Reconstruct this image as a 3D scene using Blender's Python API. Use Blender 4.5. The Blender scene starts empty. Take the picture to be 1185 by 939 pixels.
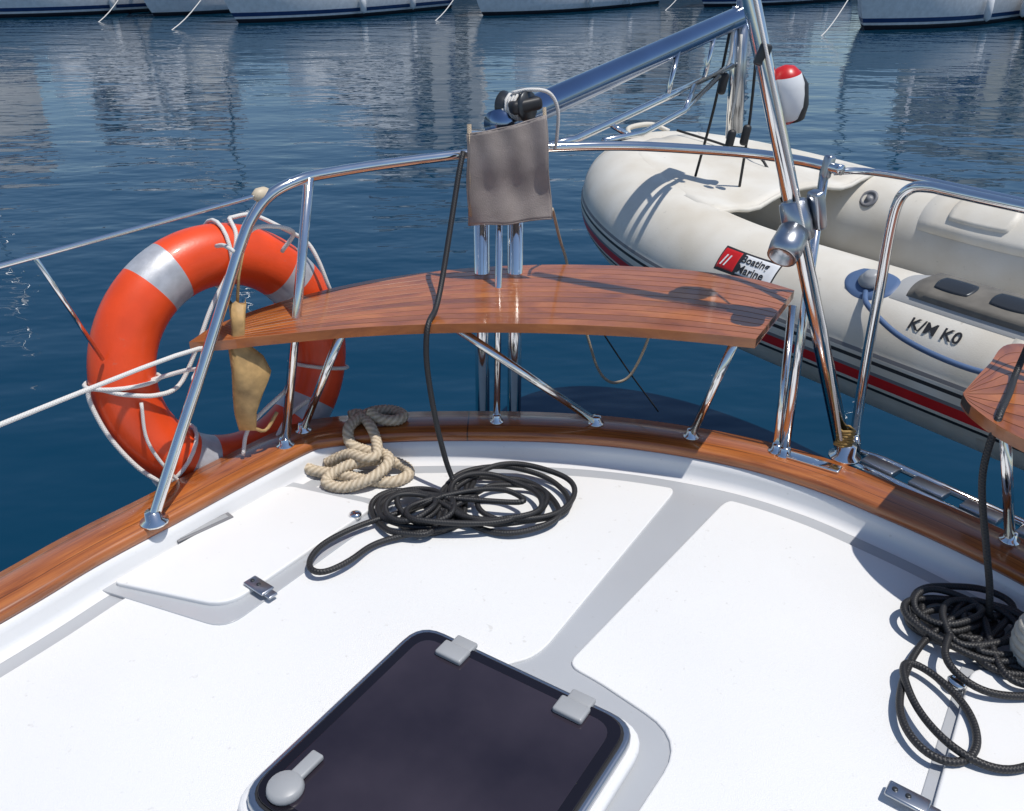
import bpy, math, random
from mathutils import Vector, Matrix, noise
random.seed(7)
sc=bpy.context.scene
R=math.radians
# ------------------------------------------------------------------ helpers
def E(name,loc=(0,0,0)):
    o=bpy.data.objects.new(name,None); sc.collection.objects.link(o); o.location=loc
    o.empty_display_size=.1
    return o
def mesh(name,verts,faces,mat,parent=None,smooth=True,uvs=None,midx=None,mats=None):
    me=bpy.data.meshes.new(name); me.from_pydata([tuple(v) for v in verts],[],faces)
    o=bpy.data.objects.new(name,me); sc.collection.objects.link(o)
    for m in (mats or [mat]): me.materials.append(m)
    if smooth:
        for p in me.polygons: p.use_smooth=True
    if uvs:
        l=me.uv_layers.new(name='UVMap')
        k=0
        for f in uvs:
            for c in f:
                l.data[k].uv=c; k+=1
    if midx:
        for i,m in enumerate(midx): me.polygons[i].material_index=m
    if parent: o.parent=parent
    return o
def catmull(pts,n=8,closed=False):
    P=[Vector(p) for p in pts]; out=[]; N=len(P)
    rng=N if closed else N-1
    for i in range(rng):
        if closed: a,b,c,d=P[(i-1)%N],P[i],P[(i+1)%N],P[(i+2)%N]
        else:
            b,c=P[i],P[i+1]; a=P[i-1] if i>0 else b*2-c; d=P[i+2] if i+2<N else c*2-b
        for k in range(n):
            t=k/n
            out.append(.5*((2*b)+(c-a)*t+(2*a-5*b+4*c-d)*t*t+(3*b-a-3*c+d)*t**3))
    if not closed: out.append(P[-1])
    return out
def resample(pts,step):
    L=[0]
    for a,b in zip(pts,pts[1:]): L.append(L[-1]+(b-a).length)
    n=max(2,int(L[-1]/step)); out=[]; j=0
    for i in range(n+1):
        s=L[-1]*i/n
        while j<len(L)-2 and L[j+1]<s: j+=1
        t=(s-L[j])/max(1e-9,L[j+1]-L[j]); out.append(pts[j].lerp(pts[j+1],min(1,t)))
    return out
def tube(name,pts,r,mat,parent=None,seg=12,closed=False,n=0,twist=None,caps=True,step=None,mat2=None):
    P=[Vector(p) for p in pts]
    if n: P=catmull(P,n,closed)
    if step: P=resample(P,step)
    N=len(P); T=[]
    for i in range(N):
        if closed: t=P[(i+1)%N]-P[i-1]
        else: t=P[min(i+1,N-1)]-P[max(i-1,0)]
        T.append(t.normalized())
    up=Vector((0,0,1)) if abs(T[0].z)<.9 else Vector((0,1,0))
    nrm=(up-T[0]*up.dot(T[0])).normalized(); V=[];F=[];U=[];s=0;S=[]
    for i in range(N):
        if i:
            nrm=(nrm-T[i]*nrm.dot(T[i])).normalized(); s+=(P[i]-P[i-1]).length
        S.append(s); b=T[i].cross(nrm)
        rr=r[i] if isinstance(r,(list,tuple)) else r
        for j in range(seg):
            a=2*math.pi*j/seg; q=rr
            if twist: q=rr*(1+twist[1]*abs(math.cos(1.5*(a-twist[0]*s)))-twist[1]*.5)
            V.append(P[i]+(nrm*math.cos(a)+b*math.sin(a))*q)
    for i in range(N if closed else N-1):
        i2=(i+1)%N; s1=S[i]; s2=S[i2] if i2 else s+(P[0]-P[-1]).length
        for j in range(seg):
            j2=(j+1)%seg
            F.append((i*seg+j,i*seg+j2,i2*seg+j2,i2*seg+j))
            U.append(((s1,j/seg),(s1,(j+1)/seg),(s2,(j+1)/seg),(s2,j/seg)))
    if caps and not closed:
        F.append(tuple(range(seg-1,-1,-1))); U.append([(0,0)]*seg)
        F.append(tuple((N-1)*seg+j for j in range(seg))); U.append([(0,0)]*seg)
    return mesh(name,V,F,mat,parent,True,U)
def round_poly(pts,r,k=6):
    out=[]; N=len(pts)
    for i in range(N):
        rr=r[i] if isinstance(r,(list,tuple)) else r
        p=Vector(pts[i]); a=Vector(pts[i-1]); b=Vector(pts[(i+1)%N])
        if rr<=0: out.append(p); continue
        da=(a-p); db=(b-p); ra=min(rr,da.length*.45); rb=min(rr,db.length*.45)
        A=p+da.normalized()*ra; B=p+db.normalized()*rb
        for q in range(k+1):
            t=q/k; out.append(A*(1-t)**2+p*2*t*(1-t)+B*t*t)
    return out
def slab(name,outline,z0,z1,mat,parent=None,bevel=0,r=0,seg=3):
    pts=[Vector((p[0],p[1])) for p in outline]
    if r: pts=round_poly(pts,r)
    area=sum(a.x*b.y-b.x*a.y for a,b in zip(pts,pts[1:]+pts[:1]))
    if area<0: pts.reverse()
    N=len(pts)
    V=[(p.x,p.y,z0) for p in pts]+[(p.x,p.y,z1) for p in pts]
    F=[tuple(range(N-1,-1,-1)),tuple(range(N,2*N))]+[(i,(i+1)%N,N+(i+1)%N,N+i) for i in range(N)]
    o=mesh(name,V,F,mat,parent,False)
    if bevel:
        m=o.modifiers.new('b','BEVEL'); m.width=bevel; m.segments=seg; m.limit_method='ANGLE'; m.angle_limit=R(50); m.harden_normals=False
        for i,p in enumerate(o.data.polygons): p.use_smooth=(i>1)
    return o
def box(name,c,size,mat,parent=None,rot=(0,0,0),bevel=0.0,seg=3):
    sx,sy,sz=[s/2 for s in size]
    V=[(x,y,z) for x in(-sx,sx) for y in(-sy,sy) for z in(-sz,sz)]
    F=[(0,1,3,2),(4,6,7,5),(0,4,5,1),(2,3,7,6),(0,2,6,4),(1,5,7,3)]
    o=mesh(name,V,F,mat,parent,False); o.location=c; o.rotation_euler=rot
    if bevel:
        m=o.modifiers.new('b','BEVEL'); m.width=bevel; m.segments=seg
        for p in o.data.polygons: p.use_smooth=True
    return o
def lathe(name,prof,mat,parent=None,loc=(0,0,0),axis=(0,0,1),seg=24,mats=None,midx=None):
    q=Vector((0,0,1)).rotation_difference(Vector(axis).normalized())
    V=[];F=[];M=[]
    for (rr,z) in prof:
        for j in range(seg):
            a=2*math.pi*j/seg; V.append(q@Vector((rr*math.cos(a),rr*math.sin(a),z))+Vector(loc))
    for i in range(len(prof)-1):
        for j in range(seg):
            j2=(j+1)%seg; F.append((i*seg+j,i*seg+j2,(i+1)*seg+j2,(i+1)*seg+j)); M.append(midx[i] if midx else 0)
    F.append(tuple(range(seg-1,-1,-1)));M.append(midx[0] if midx else 0)
    F.append(tuple((len(prof)-1)*seg+j for j in range(seg)));M.append(midx[-1] if midx else 0)
    return mesh(name,V,F,mat,parent,True,None,M,mats)
def sweep(name,path,prof,mat,parent=None,closed=True,smooth=True):
    P=[Vector((p[0],p[1])) for p in path]; N=len(P); K=len(prof); V=[];F=[];U=[];s=0;S=[]
    for i in range(N):
        t=(P[min(i+1,N-1)]-P[max(i-1,0)]).normalized(); nn=Vector((-t.y,t.x))
        if i: s+=(P[i]-P[i-1]).length
        S.append(s)
        for o,z in prof: V.append((P[i].x+nn.x*o,P[i].y+nn.y*o,z))
    D=[0]
    for a,b in zip(prof,prof[1:]+prof[:1]): D.append(D[-1]+math.hypot(b[0]-a[0],b[1]-a[1]))
    for i in range(N-1):
        for j in range(K if closed else K-1):
            j2=(j+1)%K
            F.append((i*K+j,(i+1)*K+j,(i+1)*K+j2,i*K+j2)); U.append(((S[i],D[j]),(S[i+1],D[j]),(S[i+1],D[j+1]),(S[i],D[j+1])))
    return mesh(name,V,F,mat,parent,smooth,U)
# ------------------------------------------------------------------ materials
def newmat(name):
    m=bpy.data.materials.new(name); m.use_nodes=True; nt=m.node_tree
    return m,nt,nt.nodes['Principled BSDF']
def N(nt,t,**k):
    n=nt.nodes.new(t)
    for a,b in k.items():
        if a in n.inputs: n.inputs[a].default_value=b
        else: setattr(n,a,b)
    return n
def mat(name,col,rough=.5,metal=0,var=.08,vscale=6,bump=0,bscale=60,coat=0,col2=None,spec=None,rvar=0,specks=0):
    m,nt,b=newmat(name); L=nt.links
    b.inputs['Roughness'].default_value=rough; b.inputs['Metallic'].default_value=metal
    b.inputs['Coat Weight'].default_value=coat; b.inputs['Coat Roughness'].default_value=.08
    if spec is not None: b.inputs['Specular IOR Level'].default_value=spec
    tc=N(nt,'ShaderNodeTexCoord')
    nz=N(nt,'ShaderNodeTexNoise'); nz.inputs['Scale'].default_value=vscale; nz.inputs['Detail'].default_value=6
    L.new(tc.outputs['Object'],nz.inputs['Vector'])
    cr=N(nt,'ShaderNodeValToRGB'); cr.color_ramp.elements[0].position=.3; cr.color_ramp.elements[1].position=.7
    c2=col2 or tuple(c*(1-var*2.2) for c in col)
    cr.color_ramp.elements[0].color=(*c2,1); cr.color_ramp.elements[1].color=(*col,1)
    L.new(nz.outputs['Fac'],cr.inputs['Fac']); last=cr.outputs['Color']
    if specks:
        # sparse grime: tiny spots and soft scuffs
        v=N(nt,'ShaderNodeTexNoise'); v.inputs['Scale'].default_value=55; v.inputs['Detail'].default_value=2; L.new(tc.outputs['Object'],v.inputs['Vector'])
        r2=N(nt,'ShaderNodeMapRange'); r2.inputs['From Min'].default_value=.70; r2.inputs['From Max'].default_value=.78; r2.inputs['To Max'].default_value=specks; L.new(v.outputs['Fac'],r2.inputs['Value'])
        mx=N(nt,'ShaderNodeMix',data_type='RGBA'); L.new(r2.outputs['Result'],mx.inputs['Factor']); L.new(last,mx.inputs[6]); mx.inputs[7].default_value=(.28,.25,.2,1); last=mx.outputs[2]
    L.new(last,b.inputs['Base Color'])
    if rvar:
        mr=N(nt,'ShaderNodeMapRange'); mr.inputs['To Min'].default_value=rough-rvar; mr.inputs['To Max'].default_value=rough+rvar
        L.new(nz.outputs['Fac'],mr.inputs['Value']); L.new(mr.outputs['Result'],b.inputs['Roughness'])
    if bump:
        n2=N(nt,'ShaderNodeTexNoise'); n2.inputs['Scale'].default_value=bscale; n2.inputs['Detail'].default_value=3
        L.new(tc.outputs['Object'],n2.inputs['Vector'])
        bp=N(nt,'ShaderNodeBump'); bp.inputs['Strength'].default_value=bump; bp.inputs['Distance'].default_value=.002
        L.new(n2.outputs['Fac'],bp.inputs['Height']); L.new(bp.outputs['Normal'],b.inputs['Normal'])
    return m
def teak_mat(name,joint=0):
    m,nt,b=newmat(name); L=nt.links
    uv=N(nt,'ShaderNodeUVMap'); sp=N(nt,'ShaderNodeSeparateXYZ'); L.new(uv.outputs['UV'],sp.inputs[0])
    fl=N(nt,'ShaderNodeMath',operation='FLOOR'); L.new(sp.outputs['Y'],fl.inputs[0])
    mp=N(nt,'ShaderNodeMapping'); mp.inputs['Scale'].default_value=(5,90 if joint else 3,1); L.new(uv.outputs['UV'],mp.inputs['Vector'])
    nz=N(nt,'ShaderNodeTexNoise'); nz.inputs['Scale'].default_value=1.0; nz.inputs['Detail'].default_value=8; nz.inputs['Roughness'].default_value=.65; nz.inputs['Distortion'].default_value=.4
    L.new(mp.outputs[0],nz.inputs['Vector'])
    cr=N(nt,'ShaderNodeValToRGB'); e=cr.color_ramp.elements
    e[0].position=.25; e[0].color=(.15,.036,.007,1); e[1].position=.75; e[1].color=(.49,.165,.034,1)
    x=e.new(.5); x.color=(.345,.100,.019,1)
    L.new(nz.outputs['Fac'],cr.inputs['Fac'])
    wn=N(nt,'ShaderNodeTexWhiteNoise',noise_dimensions='1D'); L.new(fl.outputs[0],wn.inputs['W'])
    mr=N(nt,'ShaderNodeMapRange'); mr.inputs['To Min'].default_value=.80; mr.inputs['To Max'].default_value=1.12; L.new(wn.outputs['Value'],mr.inputs['Value'])
    tc=N(nt,'ShaderNodeTexCoord'); n3=N(nt,'ShaderNodeTexNoise'); n3.inputs['Scale'].default_value=5; L.new(tc.outputs['Object'],n3.inputs['Vector'])
    m3=N(nt,'ShaderNodeMapRange'); m3.inputs['To Min'].default_value=.75; m3.inputs['To Max'].default_value=1.2; L.new(n3.outputs['Fac'],m3.inputs['Value'])
    mu=N(nt,'ShaderNodeMath',operation='MULTIPLY'); L.new(mr.outputs[0],mu.inputs[0]); L.new(m3.outputs[0],mu.inputs[1])
    last=mu
    if joint:
        fr=N(nt,'ShaderNodeMath',operation='PINGPONG'); fr.inputs[1].default_value=joint
        L.new(sp.outputs['X'],fr.inputs[0])
        gt=N(nt,'ShaderNodeMath',operation='GREATER_THAN'); gt.inputs[1].default_value=.0022; L.new(fr.outputs[0],gt.inputs[0])
        f2=N(nt,'ShaderNodeMath',operation='PINGPONG'); f2.inputs[1].default_value=.0335; L.new(sp.outputs['Y'],f2.inputs[0])
        g2=N(nt,'ShaderNodeMath',operation='GREATER_THAN'); g2.inputs[1].default_value=.0010; L.new(f2.outputs[0],g2.inputs[0])
        mm=N(nt,'ShaderNodeMath',operation='MULTIPLY'); L.new(gt.outputs[0],mm.inputs[0]); L.new(g2.outputs[0],mm.inputs[1])
        ma=N(nt,'ShaderNodeMapRange'); ma.inputs['To Min'].default_value=.25; L.new(mm.outputs[0],ma.inputs['Value'])
        m4=N(nt,'ShaderNodeMath',operation='MULTIPLY'); L.new(mu.outputs[0],m4.inputs[0]); L.new(ma.outputs[0],m4.inputs[1]); last=m4
    vm=N(nt,'ShaderNodeVectorMath',operation='SCALE'); L.new(cr.outputs['Color'],vm.inputs[0]); L.new(last.outputs[0],vm.inputs['Scale'])
    L.new(vm.outputs[0],b.inputs['Base Color'])
    b.inputs['Roughness'].default_value=.38; b.inputs['Coat Weight'].default_value=.8; b.inputs['Coat Roughness'].default_value=.10
    bp=N(nt,'ShaderNodeBump'); bp.inputs['Strength'].default_value=.2; bp.inputs['Distance'].default_value=.001
    L.new(nz.outputs['Fac'],bp.inputs['Height']); L.new(bp.outputs['Normal'],b.inputs['Normal'])
    return m
def rope_mat(name,c1,c2,K=90,cross=True,bumpd=.0015,rough=.75):
    m,nt,b=newmat(name); L=nt.links
    uv=N(nt,'ShaderNodeUVMap'); sp=N(nt,'ShaderNodeSeparateXYZ'); L.new(uv.outputs['UV'],sp.inputs[0])
    def strand(sign):
        a=N(nt,'ShaderNodeMath',operation='MULTIPLY'); a.inputs[1].default_value=K; L.new(sp.outputs['X'],a.inputs[0])
        c=N(nt,'ShaderNodeMath',operation='MULTIPLY'); c.inputs[1].default_value=4*sign; L.new(sp.outputs['Y'],c.inputs[0])
        d=N(nt,'ShaderNodeMath',operation='ADD'); L.new(a.outputs[0],d.inputs[0]); L.new(c.outputs[0],d.inputs[1])
        f=N(nt,'ShaderNodeMath',operation='PINGPONG'); f.inputs[1].default_value=.5; L.new(d.outputs[0],f.inputs[0])
        return f
    f=strand(1)
    if cross:
        g=strand(-1); h=N(nt,'ShaderNodeMath',operation='ADD'); L.new(f.outputs[0],h.inputs[0]); L.new(g.outputs[0],h.inputs[1])
    else:
        h=N(nt,'ShaderNodeMath',operation='MULTIPLY'); h.inputs[1].default_value=2; L.new(f.outputs[0],h.inputs[0])
    mx=N(nt,'ShaderNodeMix',data_type='RGBA'); L.new(h.outputs[0],mx.inputs['Factor'])
    mx.inputs[6].default_value=(*c1,1); mx.inputs[7].default_value=(*c2,1)
    L.new(mx.outputs[2],b.inputs['Base Color']); b.inputs['Roughness'].default_value=rough
    bp=N(nt,'ShaderNodeBump'); bp.inputs['Strength'].default_value=.8; bp.inputs['Distance'].default_value=bumpd
    L.new(h.outputs[0],bp.inputs['Height']); L.new(bp.outputs['Normal'],b.inputs['Normal'])
    return m
M_steel=mat('stainless_steel',(.80,.80,.79),.11,1,.03,20,rvar=.05)
M_alu=mat('anodised_aluminium',(.50,.52,.55),.28,1,.05,8)
M_panel=mat('deck_nonskid_white',(.765,.765,.755),.55,0,.02,2.2,bump=.6,bscale=600,specks=.22)
M_gel=mat('deck_gelcoat_grey',(.42,.435,.455),.3,0,.04,2,coat=.2,specks=.3)
M_white=mat('gelcoat_white',(.75,.75,.75),.25,0,.03,3,coat=.3,specks=.2)
M_lid=mat('locker_white',(.755,.755,.745),.45,0,.02,4,bump=.2,bscale=600,specks=.25)
M_teak=teak_mat('varnished_teak'); M_teakrail=teak_mat('varnished_teak_rail',1.1)
M_caulk=mat('black_caulk',(.022,.014,.010),.6)
M_black=rope_mat('black_braid',(.005,.005,.006),(.026,.026,.028),150,True,.0012,.5)
M_cream=rope_mat('cream_laid_rope',(.40,.32,.22),(.66,.56,.42),60,False,.002,.85)
M_wrope=rope_mat('white_cord',(.55,.53,.5),(.78,.76,.72),160,True,.001,.8)
M_brown=rope_mat('tan_cord',(.25,.19,.13),(.5,.42,.32),160,True,.001,.85)
M_orange=mat('lifebuoy_orange',(.85,.075,.010),.40,0,.10,9,bump=.15,bscale=160,coat=.15,specks=.15)
M_refl=mat('reflective_band',(.50,.51,.54),.35,.25,.1,40,bump=.3,bscale=500)
M_tan=mat('tan_leather',(.56,.35,.14),.6,0,.25,25,bump=.4,bscale=90)
M_cloth=mat('grey_cloth',(.33,.285,.262),.9,0,.16,14,bump=.6,bscale=350)
M_smoke=mat('smoked_acrylic',(.042,.034,.046),.05,0,.2,3.2,spec=.5,col2=(.014,.011,.018))  # blotchy base colour stands in for reflections on the lens
M_smokeb=mat('smoked_acrylic_border',(.010,.008,.012),.05,0,.1,3,spec=.5)
M_rubber=mat('black_rubber',(.02,.02,.022),.5)
M_dark=mat('dark_metal',(.06,.065,.07),.35,.6)
M_grey=mat('grey_plastic',(.36,.37,.38),.4)
M_slot=mat('slot_grey',(.20,.20,.21),.45)
M_red=mat('red_plastic',(.60,.015,.015),.35)
M_blue=mat('blue_grey_plastic',(.09,.15,.28),.4)
M_tub=mat('hypalon_cream',(.71,.68,.61),.5,0,.06,5,bump=.25,bscale=250,col2=(.60,.545,.45),rvar=.06,specks=.3)
M_tubg=mat('dinghy_hull_grey',(.42,.42,.41),.5,0,.1,4)
M_seat=mat('dinghy_board_taupe',(.17,.155,.13),.6,0,.15,20)
M_yw=mat('yacht_white',(.82,.83,.84),.3)
M_yb=mat('yacht_blue',(.02,.05,.16),.3)
M_yd=mat('yacht_antifoul',(.015,.015,.025),.6)
M_glass=mat('dark_glass',(.02,.025,.03),.08)
M_canvas=mat('navy_canvas',(.03,.05,.12),.8)
# ------------------------------------------------------------------ world, sun, camera
az=R(114); el=R(71)
w=bpy.data.worlds.new("World"); sc.world=w; w.use_nodes=True; nt=w.node_tree
sky=nt.nodes.new('ShaderNodeTexSky'); sky.sky_type='NISHITA'; sky.sun_disc=False; sky.sun_elevation=el; sky.sun_rotation=az
sky.ozone_density=3.0; sky.dust_density=.4; sky.air_density=1.0
bg=nt.nodes['Background']; bg.inputs['Strength'].default_value=.11; nt.links.new(sky.outputs[0],bg.inputs['Color'])
ld=bpy.data.lights.new('sun','SUN'); ld.energy=3.8; ld.angle=R(.53); ld.color=(1,.96,.90)
lo=bpy.data.objects.new('sun',ld); sc.collection.objects.link(lo)
ts=Vector((math.sin(az)*math.cos(el),math.cos(az)*math.cos(el),math.sin(el))); lo.rotation_euler=ts.to_track_quat('Z','Y').to_euler()
cam=bpy.data.cameras.new('camera'); co=bpy.data.objects.new('camera',cam); sc.collection.objects.link(co)
cam.sensor_width=36; cam.lens=30.38; co.location=(0,0,1.3); co.rotation_euler=(R(62.1),0,0); cam.clip_start=.05; cam.clip_end=6000
sc.camera=co
sc.view_settings.view_transform='Standard'; sc.view_settings.look='None'; sc.view_settings.exposure=0
# ------------------------------------------------------------------ water
WZ=-1.15
m,nt,b=newmat('sea_water'); L=nt.links
b.inputs['Base Color'].default_value=(.001,.031,.066,1); b.inputs['Roughness'].default_value=.03; b.inputs['IOR'].default_value=1.333
tc=N(nt,'ShaderNodeTexCoord')
def wl(scale,rot,stretch,det):
    mp=N(nt,'ShaderNodeMapping'); mp.inputs['Rotation'].default_value=(0,0,rot); mp.inputs['Scale'].default_value=(scale*stretch,scale,1)
    L.new(tc.outputs['Object'],mp.inputs['Vector'])
    z=N(nt,'ShaderNodeTexNoise'); z.inputs['Scale'].default_value=1; z.inputs['Detail'].default_value=det; z.inputs['Roughness'].default_value=.5
    L.new(mp.outputs[0],z.inputs['Vector']); return z
a1=wl(.9,.25,.5,2); a2=wl(3.6,-.3,.55,2)
s1=N(nt,'ShaderNodeMath',operation='MULTIPLY'); s1.inputs[1].default_value=.044; L.new(a1.outputs['Fac'],s1.inputs[0])
s2=N(nt,'ShaderNodeMath',operation='MULTIPLY'); s2.inputs[1].default_value=.011; L.new(a2.outputs['Fac'],s2.inputs[0])
ad=N(nt,'ShaderNodeMath',operation='ADD'); L.new(s1.outputs[0],ad.inputs[0]); L.new(s2.outputs[0],ad.inputs[1])
a3=wl(.06,.5,.5,2); m3=N(nt,'ShaderNodeMapRange'); m3.inputs['From Min'].default_value=.35; m3.inputs['From Max'].default_value=.65; m3.inputs['To Min'].default_value=.5; m3.inputs['To Max'].default_value=1.2
L.new(a3.outputs['Fac'],m3.inputs['Value'])
mm=N(nt,'ShaderNodeMath',operation='MULTIPLY'); L.new(ad.outputs[0],mm.inputs[0]); L.new(m3.outputs[0],mm.inputs[1])
bp=N(nt,'ShaderNodeBump'); bp.inputs['Strength'].default_value=1; bp.inputs['Distance'].default_value=1.0
L.new(mm.outputs[0],bp.inputs['Height']); L.new(bp.outputs['Normal'],b.inputs['Normal'])
mesh('water',[(-2500,-600,WZ),(2500,-600,WZ),(2500,3500,WZ),(-2500,3500,WZ)],[(0,1,2,3)],m,None,False)
# ------------------------------------------------------------------ far shore
M_hill=mat('hill_scrub',(.05,.08,.055),.95,0,.3,.05)
hv=[];hf=[]; nx,ny=60,10
for j in range(ny+1):
    for i in range(nx+1):
        x=-320+640*i/nx; y=95+150*j/ny
        z=WZ-.5+(j/ny)**.8*(11+7*noise.noise(Vector((x*.012,y*.02,0)))*2)+ (2*noise.noise(Vector((x*.08,y*.08,3))) if j else 0)
        hv.append((x,y,z))
for j in range(ny):
    for i in range(nx):
        a=j*(nx+1)+i; hf.append((a,a+1,a+nx+2,a+nx+1))
mesh('reflection_hill',hv,hf,M_hill)  # out of view, added so the water mirrors dark land instead of pale sky
M_quay=mat('quay_concrete',(.34,.33,.31),.9,0,.15,.6)
q=E('quay'); box('quay_deck',(0,73,WZ+.2),(640,30,2.0),M_quay,q); box('quay_coping',(0,58.2,WZ+1.28),(640,.8,.16),M_quay,q)
M_roof=mat('roof_tile',(.32,.14,.08),.9)
def building(x,y,wd,dp,h,col):
    e=E('harbour_building',(x,y,WZ+1.2)); mm=mat('render_wall',col,.9,0,.08,.4)
    box('walls',(0,0,h/2),(wd,dp,h),mm,e); box('roof',(0,0,h+.2),(wd+.8,dp+.8,.4),M_roof,e)
    fl=int(h//3); nw=int(wd//3)
    for f in range(fl):
        for k in range(nw):
            xx=-wd/2+(k+.5)*wd/nw
            box('window',(xx,-dp/2-.02,f*3+1.7),(1.1,.1,1.4),M_glass,e)
            box('shutter',(xx-.75,-dp/2-.04,f*3+1.7),(.38,.08,1.5),M_canvas,e)
for args in [(-50,78,14,10,12,(.80,.78,.74)),(-30,80,9,10,9,(.80,.79,.76)),(-7,79,9,10,13,(.80,.78,.74)),(12,80,7,10,7,(.72,.70,.66)),(42,78,14,10,11,(.7,.68,.6)),(66,80,16,10,7,(.6,.5,.4)),(-80,80,18,10,7,(.6,.55,.5))]:
    building(*args)
def yacht(bx,by,Lh=12,B=3.7,strp=None,fb=1.25,dirn=(-.75,-.66),power=False):
    d=Vector((dirn[0],dirn[1])).normalized(); e=E('moored_yacht',(bx,by,WZ)); e.rotation_euler=(0,0,math.atan2(d.y,d.x))
    V=[];F=[];MI=[]; n=20; rows=[(-.4,.5),(0,.84),(.14,.88),(.22,.90),(.36,.93),(fb-.12,1.0),(fb,1.0)]; K=len(rows)
    for sd in (1,-1):
        base=len(V)
        for i in range(n+1):
            t=i/n
            bm=B/2*(.78+.22*math.sin(min(t/.5,1)*math.pi/2))*(1 if t<.5 else max(0.0,1-((t-.5)/.5)**2.3))
            for z,k in rows:
                top=z if z<fb-.2 else z+.35*t*t
                xx=-Lh+Lh*t - (1-max(0,min(1,(z+.4)/(fb+.4))))*1.3*t**3
                V.append((xx,sd*bm*k,top))
        for i in range(n):
            for j in range(K-1):
                a=base+i*K+j; f=(a,a+K,a+K+1,a+1); F.append(f if sd<0 else f[::-1]); MI.append(1 if j<2 else (2 if j==3 else 0))
    half=(n+1)*K
    for i in range(n):
        a=i*K+K-1; F.append((a,a+K,half+a+K,half+a)); MI.append(0)
    for j in range(K-1): F.append((j,j+1,half+j+1,half+j)); MI.append(0)
    mesh('hull',V,F,None,e,True,None,MI,[M_yw,M_yd,strp or M_yb])
    cr=round_poly([(-Lh*.72,-1.1),(-Lh*.28,-.55),(-Lh*.28,.55),(-Lh*.72,1.1)],.3)
    slab('coachroof',cr,fb,fb+(.55 if not power else 1.5),M_yw,e,.12)
    slab('coachroof_window',[(-Lh*.68,-1.13),(-Lh*.36,-.72),(-Lh*.36,.72),(-Lh*.68,1.13)],fb+.2,fb+.4,M_glass,e)
    if power:
        # raked superstructure with windscreen and flybridge
        for k,(x0,x1,w0,h0,h1,mt) in enumerate(((-.74,-.30,1.45,.4,1.3,M_yw),(-.70,-.36,1.38,1.3,1.75,M_glass),(-.78,-.40,1.45,1.75,1.95,M_yw),(-.72,-.50,1.25,1.95,2.8,M_yw),(-.74,-.60,1.3,3.6,3.75,M_yw))):
            V=[(Lh*x0,-w0,fb+h0),(Lh*x1,-w0*.7,fb+h0),(Lh*x1,w0*.7,fb+h0),(Lh*x0,w0,fb+h0)]
            q_=.06*(h1-h0); V+=[(Lh*(x0+q_*.3),-w0*.92,fb+h1),(Lh*(x1-q_),-w0*.62,fb+h1),(Lh*(x1-q_),w0*.62,fb+h1),(Lh*(x0+q_*.3),w0*.92,fb+h1)]
            mesh('superstructure',V,[(3,2,1,0),(4,5,6,7),(0,1,5,4),(1,2,6,5),(2,3,7,6),(3,0,4,7)],mt,e,False)
        for sy in (-1.1,1.1):
            tube('hardtop_leg',[(-Lh*.73,sy,fb+2.8),(-Lh*.70,sy,fb+3.62)],.05,M_yw,e,8)
            tube('hardtop_leg',[(-Lh*.58,sy*.9,fb+2.8),(-Lh*.62,sy*.9,fb+3.62)],.05,M_yw,e,8)
    else:
        tube('mast',[(-Lh*.42,0,fb),(-Lh*.42,0,fb+Lh*1.2)],.085,M_alu,e,10)
        tube('furled_mainsail',[(-Lh*.43,0,fb+1.3),(-Lh*.82,0,fb+1.35)],[.16,.2],M_canvas,e,10)
        tube('forestay',[(-.1,0,fb+.4),(-Lh*.42,0,fb+Lh*1.15)],.07,M_yw,e,6)
        tube('backstay',[(-Lh,0,fb),(-Lh*.42,0,fb+Lh*1.18)],.012,M_steel,e,5)
        slab('sprayhood',[(-Lh*.76,-1.1),(-Lh*.68,-1.0),(-Lh*.68,1.0),(-Lh*.76,1.1)],fb+.4,fb+1.1,M_canvas,e,.15)
    for sd in (1,-1):
        tube('lifeline',[(-Lh+.2,sd*B*.39,fb+.6),(-Lh*.5,sd*B*.49,fb+.7),(-Lh*.2,sd*B*.33,fb+.9),(-.1,0,fb+1.0)],.014,M_steel,e,6,n=5)
        for t in (.05,.25,.45,.65,.85):
            bb=B/2*(1 if t<.5 else 1-((t-.5)/.5)**2.3)*.95; tube('stanchion',[(-Lh+Lh*t,sd*bb,fb),(-Lh+Lh*t,sd*bb,fb+.7)],.014,M_steel,e,6)
        for t in (.3,.55):
            lathe('fender',[(.02,-.4),(.12,-.32),(.13,0),(.12,.3),(.03,.4)],M_yw if sd>0 else M_yb,e,(-Lh+Lh*t,sd*(B/2+.1),.55))
    tube('mooring_line',[(-.3,0,fb+.3),(1.5,.2,.3),(3.0,.4,-.3)],.02,M_wrope,e,6,n=5)
yacht(11.2,31.2,12.5,3.9,M_yb,1.35)
yacht(8.3,44,12,3.7,M_yb)
yacht(-1.8,38.0,13,3.9,M_yw,1.3,(-.62,-.78),True)
yacht(-10.6,33.9,12.5,3.8,M_yb,1.2,(-.54,-.84),True)
yacht(-14.9,37.5,11,3.6,M_yw,1.2,(-.4,-.92))
yacht(-21.5,36.5,12,3.8,M_yb,1.3,(-.62,-.78),True)
yacht(-28.5,38.0,12,3.8,M_yb,1.3,(-.55,-.83))
yacht(19.5,34,13,4.0,M_yb,1.35,(-.7,-.7),True)
yacht(28.5,37,12,4.0,M_yb,1.3,(-.7,-.7))
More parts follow.
